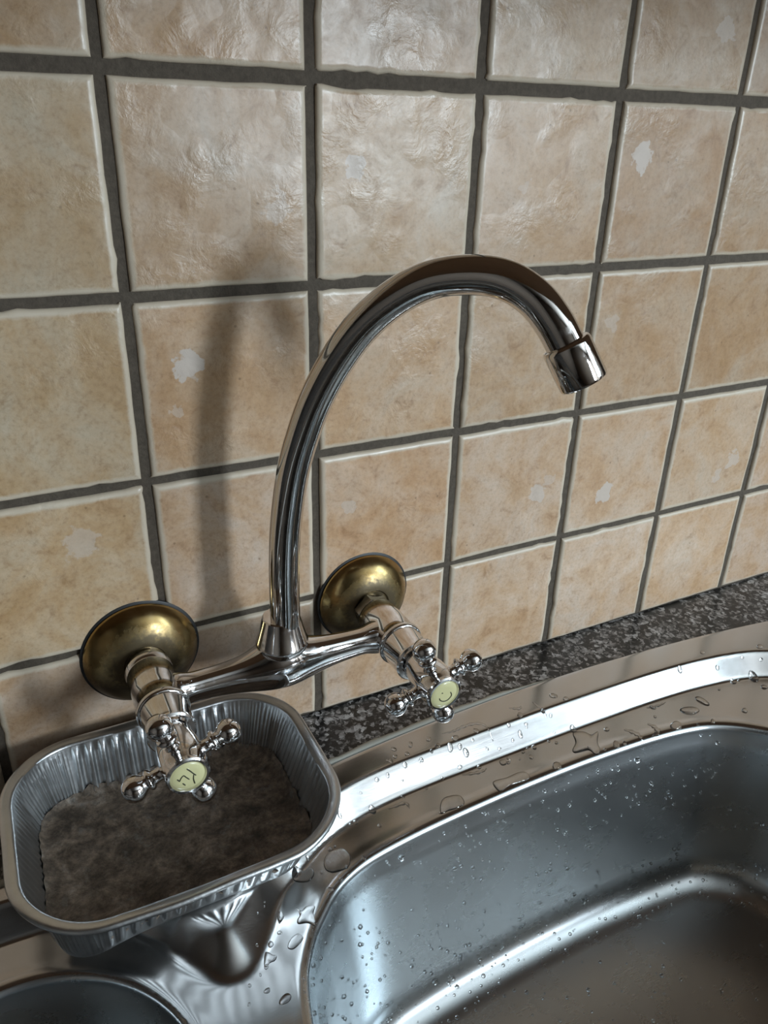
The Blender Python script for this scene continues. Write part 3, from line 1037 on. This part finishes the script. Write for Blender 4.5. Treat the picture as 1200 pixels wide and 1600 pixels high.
# ================================================================== water on the sink
DROPS=[(0.1714,-0.0723,'s',0.0026,1.7), (0.1789,-0.0734,'s',0.0019,1.6), (0.1822,-0.0767,'s',0.0026,1.5), (0.1746,-0.0816,'s',0.00164,1), (0.1886,-0.0849,'s',0.00165,1.1), (0.1478,-0.0735,'s',0.00162,1.3), (0.1571,-0.0712,'s',0.0014,1.4), (0.162,-0.0695,'s',0.00118,1.2), (0.1991,-0.0783,'s',0.0012,1.3), (0.2087,-0.0798,'s',0.00132,1), (0.2212,-0.0783,'s',0.00134,1.2), (0.2286,-0.077,'s',0.00221,1.9), (0.2359,-0.0853,'s',0.00208,1.1), (0.2341,-0.0676,'s',0.00211,1.2), (0.2357,-0.0737,'u',0.00147,1.2), (0.253,-0.0703,'s',0.00176,1.3), (0.2215,-0.0715,'s',0.00159,1.2), (0.2354,-0.075,'s',0.00111,1), (0.2309,-0.0844,'s',0.0011,1), (0.2118,-0.0865,'s',0.00096,1), (0.1454,-0.0862,'s',0.00103,1.2), (0.1301,-0.0793,'s',0.00103,1.2), (0.127,-0.0862,'s',0.00102,2), (0.1208,-0.0755,'s',0.00148,1.5), (0.1124,-0.0761,'s',0.00158,1.2), (0.1037,-0.0878,'s',0.00267,1.5), (0.1265,-0.0686,'s',0.00184,1), (0.135,-0.0734,'u',0.00193,1.2), (0.1463,-0.0738,'u',0.00115,1), (0.1781,-0.068,'u',0.00236,1.4), (0.1603,-0.061,'u',0.00199,1.2), (0.1955,-0.0679,'u',0.00191,1.4), (0.1898,-0.0725,'u',0.00142,1.2), (0.1398,-0.0673,'u',0.00172,1.2), (0.1313,-0.066,'u',0.0016,1.2), (0.1249,-0.0669,'u',0.00114,1.2), (0.1337,-0.0593,'u',0.00173,1.3), (0.1462,-0.0604,'u',0.00209,1.6), (0.1629,-0.0693,'u',0.0021,1.5), (0.1593,-0.0838,'l',0.00117,1.3), (0.2098,-0.0904,'s',0.00119,1.2), (0.2258,-0.0859,'l',0.00135,1.1), (0.2278,-0.0925,'l',0.00171,1.3), (0.2193,-0.0907,'l',0.00097,1), (0.143,-0.1086,'l',0.00113,1.1), (0.2328,-0.0678,'u',0.00123,1), (0.0804,-0.0873,'s',0.0019,1.9), (0.0897,-0.0917,'s',0.00175,1.6), (0.0695,-0.0932,'s',0.00144,1.2), (0.051,-0.1051,'s',0.00155,1.3), (0.0664,-0.1039,'s',0.00157,1), (0.07,-0.1032,'s',0.001,1.2), (0.0861,-0.0923,'l',0.00133,1.3), (0.1026,-0.1007,'l',0.00133,1.1), (0.0551,-0.1169,'l',0.00113,1.2), (0.0637,-0.1271,'l',0.00154,1.1), (0.0698,-0.1274,'l',0.00099,1), (0.0554,-0.1304,'l',0.00153,1.3), (0.0602,-0.0998,'s',0.00064,1), (0.099,-0.0798,'s',0.00089,1.2), (0.07,-0.1204,'l',0.00128,1.3), (0.0828,-0.1189,'l',0.00129,1.4), (0.2734,-0.0831,'s',0.00274,1.4), (0.2581,-0.0736,'s',0.00151,1.3), (0.253,-0.0703,'s',0.00166,1.3), (0.2569,-0.0814,'s',0.00105,1), (0.2495,-0.0851,'s',0.00119,1), (0.2971,-0.0934,'l',0.00202,1), (0.3709,-0.1046,'l',0.00561,1.9), (0.4104,-0.1231,'l',0.00237,1.1), (0.3887,-0.1003,'l',0.00404,2), (0.3478,-0.113,'l',0.00449,1.3), (0.3773,-0.1216,'l',0.00181,1.2), (0.3645,-0.119,'l',0.00114,1), (0.4476,-0.0848,'s',0.00143,1), (0.4368,-0.0945,'s',0.00123,1), (0.4494,-0.0953,'s',0.00142,1.8), (0.4223,-0.0827,'s',0.00192,1.2), (0.4628,-0.0918,'s',0.00163,1), (0.4505,-0.0977,'l',0.0043,1.4), (0.4311,-0.0937,'l',0.00247,1.2), (0.4489,-0.1095,'l',0.00249,1.2), (0.239,-0.1078,'l',0.00321,1.3), (0.2812,-0.1096,'l',0.00106,1), (0.3409,-0.0983,'l',0.00129,1), (0.2763,-0.0674,'u',0.00199,1.2), (0.27,-0.0605,'u',0.00246,1.4), (0.3868,-0.0751,'u',0.00253,1.5), (0.4182,-0.0686,'u',0.00192,1.2), (0.4694,-0.0834,'u',0.00254,1.2), (0.2924,-0.1092,'l',0.00275,1.5), (0.299,-0.1105,'l',0.00154,1), (0.2536,-0.0887,'l',0.00135,1), (0.4126,-0.0958,'l',0.00121,1), (0.3471,-0.0895,'l',0.00196,2), (0.0221,-0.1358,'u',0.00142,1.3), (0.0191,-0.1433,'u',0.00128,1.1), (0.0122,-0.1478,'u',0.00191,1.2), (0.006,-0.1588,'u',0.00138,1.2), (0.0048,-0.1471,'u',0.00089,1.1), (0.0153,-0.129,'u',0.00059,1), (0.0163,-0.127,'u',0.00059,1), (0.0021,-0.1712,'l',0.00153,1.4), (0.009,-0.1794,'l',0.00278,1.5), (0.0017,-0.1617,'l',0.00083,1.3), (0.0084,-0.156,'u',0.00063,1), (-0.0085,-0.1738,'l',0.00088,1.3), (0.0104,-0.1324,'u',0.00052,1), (0.0637,-0.1267,'l',0.0011,1), (0.0211,-0.1735,'l',0.00064,1.2), (0.0193,-0.1801,'l',0.00076,1.3), (-0.0051,-0.1647,'u',0.00099,1)]
PUDDLES={'a': [(0.2715, -0.0853), (0.2798, -0.0877), (0.2828, -0.0929), (0.2899, -0.0924), (0.2817, -0.1013), (0.2772, -0.1094), (0.2716, -0.1103), (0.27, -0.1053), (0.2649, -0.1043), (0.2589, -0.1029), (0.2594, -0.0995), (0.2666, -0.0942)], 'b': [(0.1895, -0.1007), (0.1996, -0.1015), (0.2108, -0.1009), (0.2157, -0.1032), (0.2149, -0.1088), (0.2076, -0.1093), (0.1987, -0.1089), (0.1882, -0.1097)], 'c': [(0.1495, -0.0994), (0.1577, -0.0989), (0.1629, -0.102), (0.1616, -0.1088), (0.1558, -0.1103), (0.1482, -0.1097), (0.1426, -0.1093)], 'd': [(0.0599, -0.1096), (0.0661, -0.1052), (0.0738, -0.1063), (0.0759, -0.1141), (0.0716, -0.1208), (0.0657, -0.1215), (0.0605, -0.12), (0.0581, -0.1159)], 'e': [(0.0385, -0.1114), (0.042, -0.1086), (0.0462, -0.1116), (0.051, -0.1119), (0.0509, -0.1164), (0.0466, -0.1197), (0.0415, -0.1183), (0.0379, -0.1151)], 'f': [(0.0331, -0.1326), (0.0346, -0.136), (0.0391, -0.1345), (0.0429, -0.1368), (0.0405, -0.1407), (0.0388, -0.1478), (0.035, -0.1447), (0.0303, -0.1429), (0.0306, -0.1403), (0.033, -0.138)], 'g': [(0.021, -0.1516), (0.0242, -0.1489), (0.0282, -0.1483), (0.0298, -0.152), (0.0265, -0.1546), (0.0223, -0.1559), (0.02, -0.154)], 'h': [(0.0073, -0.1499), (0.0099, -0.1516), (0.0113, -0.1539), (0.0133, -0.1553), (0.0114, -0.1576), (0.0085, -0.1577), (0.0058, -0.1592), (0.0051, -0.1573)], 'i': [(0.022, -0.1304), (0.0247, -0.1313), (0.0249, -0.1349), (0.0225, -0.1373), (0.0207, -0.1382), (0.0205, -0.1346)], 'j': [(0.2046, -0.0864), (0.2082, -0.086), (0.2113, -0.0902), (0.2135, -0.0878), (0.2081, -0.0908), (0.2041, -0.0903)]}
STREAKS={'p': [(0.1716, -0.0599), (0.1773, -0.0611), (0.1824, -0.0614), (0.1884, -0.0605), (0.1969, -0.0608), (0.2028, -0.0635), (0.2047, -0.0689), (0.2055, -0.0759)], 'q': [(0.2511, -0.0598), (0.2523, -0.066), (0.2536, -0.0721), (0.2545, -0.0741)], 'r': [(0.231, -0.0576), (0.2345, -0.06), (0.238, -0.0616), (0.2406, -0.0597)], 't': [(0.309, -0.0991), (0.3127, -0.1039), (0.3142, -0.1091), (0.3138, -0.1135)], 'v': [(0.3299, -0.1019), (0.3318, -0.1067), (0.3303, -0.1122), (0.3238, -0.1137)], 'w': [(0.1738, -0.086), (0.1801, -0.0877), (0.1876, -0.0892), (0.1926, -0.0882)], 'x': [(0.1139, -0.0909), (0.1201, -0.0909), (0.1265, -0.0915), (0.1267, -0.0964)], 'y': [(0.3423, -0.0875), (0.3475, -0.0891), (0.3552, -0.0894), (0.3612, -0.0888)]}



def surf_frame(x, y):
    e = .0006
    z = sink_z([(x, y), (x + e, y), (x - e, y), (x, y + e), (x, y - e)])
    n = Vector((-(z[1] - z[2]) / (2 * e), -(z[3] - z[4]) / (2 * e), 1)).normalized()
    return float(z[0]), n


rd = random.Random(11)


def drop_mesh(name, pts2, height, z_of):
    """a flattened bead: outline pts2 (xy, star-shaped), domed to height above the surface z_of"""
    pts2 = np.array(pts2)
    c = pts2.mean(0)
    n = len(pts2)
    steps = [(1.0, 0.0), (.97, .28), (.90, .52), (.76, .77), (.52, .94), (.25, 1.0)]
    allp = np.vstack([c + (pts2 - c) * s for s, _ in steps] + [c[None]])
    for C in (BOWL, HALF):
        d, near = sdist(allp, C)
        allp = np.where((d > -.0006)[:, None], near, allp)
    z = z_of(allp)
    e = .0004
    gx = (z_of(allp + (e, 0)) - z_of(allp - (e, 0))) / (2 * e)
    gy = (z_of(allp + (0, e)) - z_of(allp - (0, e))) / (2 * e)
    edge = sdist(allp, BOWL)[0] > -.003
    gx, gy = np.where(edge, 0, gx), np.where(edge, 0, gy)
    nl = np.sqrt(1 + gx * gx + gy * gy)
    v = []
    for i, (s, h) in enumerate(steps):
        for k in range(n):
            j = i * n + k
            hh = h * height - (.00012 if i == 0 else 0)
            v.append((allp[j, 0] - gx[j] / nl[j] * hh, allp[j, 1] - gy[j] / nl[j] * hh, z[j] + hh / nl[j]))
    g = len(allp) - 1
    for hh in (height, -.00012):
        v.append((allp[g, 0] - gx[g] / nl[g] * hh, allp[g, 1] - gy[g] / nl[g] * hh, z[g] + hh / nl[g]))
    f = []
    for i in range(len(steps) - 1):
        for k in range(n):
            k2 = (k + 1) % n
            f.append((i * n + k, i * n + k2, (i + 1) * n + k2, (i + 1) * n + k))
    t = (len(steps) - 1) * n
    for k in range(n):
        k2 = (k + 1) % n
        f.append((t + k, t + k2, len(v) - 2))
        f.append((k2, k, len(v) - 1))
    me = bpy.data.meshes.new(name)
    zz = z[-1]
    me.from_pydata([(a - c[0], b - c[1], d - zz) for a, b, d in v], [], f)
    me.polygons.foreach_set('use_smooth', [True] * len(me.polygons))
    me.materials.append(M_WATER)
    ob = bpy.data.objects.new(name, me)
    ob.location = (c[0], c[1], zz)
    return link(ob)


GROUPS = {'u': 'water drops on the back rim', 's': 'water drops on the sloped step', 'l': 'water drops on the ledge'}
PLACE = {'u': 'on the flat back rim', 's': 'on the bright sloped step', 'l': 'on the ledge round the large basin'}
RANK = {}
for kk in 'usl':                                    # drops of each band are told apart by their order from left to right
    for q, d in enumerate(sorted([d for d in DROPS if d[2] == kk])):
        RANK[d] = q + 1


def ordinal(q):
    return '%d%s' % (q, 'th' if 10 <= q % 100 <= 20 else {1: 'st', 2: 'nd', 3: 'rd'}.get(q % 10, 'th'))


def drop_label(d):
    size = 'tiny' if d[3] < .0018 else ('small' if d[3] < .0031 else 'plump')
    shape = 'round' if d[4] < 1.25 else 'elongated'
    return '%s %s water drop %s, %s from the left' % (size, shape, PLACE[d[2]], ordinal(RANK[d]))


for x, y, k, r, e in DROPS:
    # drops stretch downhill (towards the basin) as they run
    g = surf_frame(x, y)[1]
    hill = Vector((g.x, g.y, 0))
    a = math.atan2(hill.y, hill.x) if hill.length > .2 else rd.uniform(0, 3.14)
    steep = max(.35, g.z)
    rl, rs = r * math.sqrt(e), r / math.sqrt(e)
    if hill.length > .2:
        rl *= max(.55, steep)
    ph = [rd.uniform(0, 6.28) for _ in range(3)]
    pts = []
    for q in range(18):
        t = 2 * math.pi * q / 18
        w = 1 + .09 * math.sin(2 * t + ph[0]) + .06 * math.sin(3 * t + ph[1])
        u, vv = rl * w * math.cos(t), rs * w * math.sin(t)
        pts.append((x + u * math.cos(a) - vv * math.sin(a), y + u * math.sin(a) + vv * math.cos(a)))
    o = drop_mesh('water_drop', pts, min(.0019, r * .62), sink_z)
    tag(o, drop_label((x, y, k, r, e)), 'water drop', GROUPS[k])

PLAB = {'a': 'broad star-shaped puddle on the ledge behind the large basin', 'b': 'long flat puddle at the edge of the large basin, left of the star-shaped one',
        'c': 'squarish flat puddle at the basin edge below the right tap', 'd': 'dark round puddle on the ledge at the basin corner nearest the tray',
        'e': 'fat water bead at the lower end of the bright step beside the tray', 'f': 'notched puddle on the ledge left of the large basin',
        'g': 'oval ring-like puddle on the ledge left of the large basin', 'h': 'hooked water blob at the rim corner in front of the tray',
        'i': 'small upright blob on the rim edge right of the tray', 'j': 'small jagged puddle at the foot of the bright step'}
for key, pl in PUDDLES.items():
    pts = catmull(pl, 4, True)
    c = pts.mean(0)
    if np.sum(pts[:, 0] * np.roll(pts[:, 1], -1) - np.roll(pts[:, 0], -1) * pts[:, 1]) < 0:
        pts = pts[::-1]
    big = np.linalg.norm(pts - c, axis=1).mean()
    o = drop_mesh('water_puddle', pts, min(.0013, big * .22), sink_z)
    tag(o, PLAB[key], 'puddle')

SLAB = {'p': 'long curved water streak on the back rim right of the right tap', 'q': 'slanting water streak on the back rim running towards the bright step',
        'r': 'short hooked water streak by the granite edge', 't': 'curved water streak touching the basin edge right of the star-shaped puddle',
        'v': 'bent water streak at the basin edge, rightmost of two', 'w': 'thin water line along the foot of the bright step', 'x': 'forked water streak on the brown ledge',
        'y': 'beaded water line under the brightest part of the step'}
for key, pl in STREAKS.items():
    C = catmull(pl, 5)
    wd = .0013 if key not in ('t', 'v') else .0021
    n = len(C)
    tg = np.gradient(C, axis=0)
    tg /= np.linalg.norm(tg, axis=1)[:, None]
    nr2 = np.c_[-tg[:, 1], tg[:, 0]]
    np_ = 7
    P2, hs = [], []
    for i in range(n):
        w = wd * (.25 + .75 * math.sin(math.pi * min(1, (i + .3) / (n - .4)))) * (1 + .3 * math.sin(i * 1.7))
        for k in range(np_):
            a = math.pi * k / (np_ - 1)
            P2.append(C[i] + nr2[i] * w * math.cos(a))
            hs.append(w * .55 * math.sin(a) - .0001)
    P2 = np.array(P2)
    z = sink_z(P2)
    f = []
    for i in range(n - 1):
        for k in range(np_ - 1):
            a = i * np_ + k
            f.append((a, a + 1, a + np_ + 1, a + np_))
        f.append((i * np_ + np_ - 1, i * np_, (i + 1) * np_, (i + 1) * np_ + np_ - 1))
    f.append(tuple(range(np_)))
    f.append(tuple(reversed(range((n - 1) * np_, n * np_))))
    c = P2.mean(0)
    me = bpy.data.meshes.new('water_streak')
    me.from_pydata([(P2[i][0] - c[0], P2[i][1] - c[1], z[i] + hs[i] - LEDGE) for i in range(len(P2))], [], f)
    me.polygons.foreach_set('use_smooth', [True] * len(me.polygons))
    me.materials.append(M_WATER)
    o = link(bpy.data.objects.new('water_streak', me))
    o.location = (c[0], c[1], LEDGE)
    tag(o, SLAB[key], 'water streak')

# fine spray on the walls and floor of the large basin
G = BV[:BN * (BR + 5)].reshape(BR + 5, BN, 3)
m = MB()
rs_ = random.Random(5)
count = 0
while count < 1300:
    k = rs_.randrange(BN)
    r = rs_.uniform(5, BR + 3.5)
    r0 = int(r)
    k2 = (k + 1) % BN
    p = Vector(G[r0, k]) * (1 - (r - r0)) + Vector(G[r0 + 1, k]) * (r - r0)
    p += (Vector(G[r0, k2]) - Vector(G[r0, k])) * rs_.random()
    n = (Vector(G[r0, k2]) - Vector(G[r0, k])).cross(Vector(G[r0 + 1, k]) - Vector(G[r0, k]))
    if n.length < 1e-12:
        continue
    n.normalize()
    if p.y < -.30 or p.x < .0:
        continue
    if mnoise.noise((p.x * 18, p.z * 18, p.y * 18)) < rs_.uniform(-1.1, .35):
        continue
    R = rs_.choice([.0006, .0007, .0009, .0011, .0013]) * rs_.uniform(.8, 1.2)
    if rs_.random() < .05:
        R *= 1.7
    u = n.orthogonal().normalized()
    w = n.cross(u)
    rings = [(1, -.05), (.97, .38), (.80, .68), (.45, .90)]
    vv = []
    for s, h in rings:
        for q in range(8):
            a = 2 * math.pi * q / 8
            vv.append(p + (u * math.cos(a) + w * math.sin(a)) * R * s + n * R * h * .95)
    vv.append(p + n * R * .92)
    ff = []
    for i in range(3):
        for q in range(8):
            q2 = (q + 1) % 8
            ff.append((i * 8 + q, i * 8 + q2, (i + 1) * 8 + q2, (i + 1) * 8 + q))
    for q in range(8):
        ff.append((24 + q, 24 + (q + 1) % 8, 32))
    ff.append(tuple(reversed(range(8))))
    m.add(vv, ff)
    count += 1
spray = m.build('water_spray', M_WATER, None, 0)
tag(spray, 'fine spray of tiny water drops inside the large basin', 'water spray', kind='stuff')
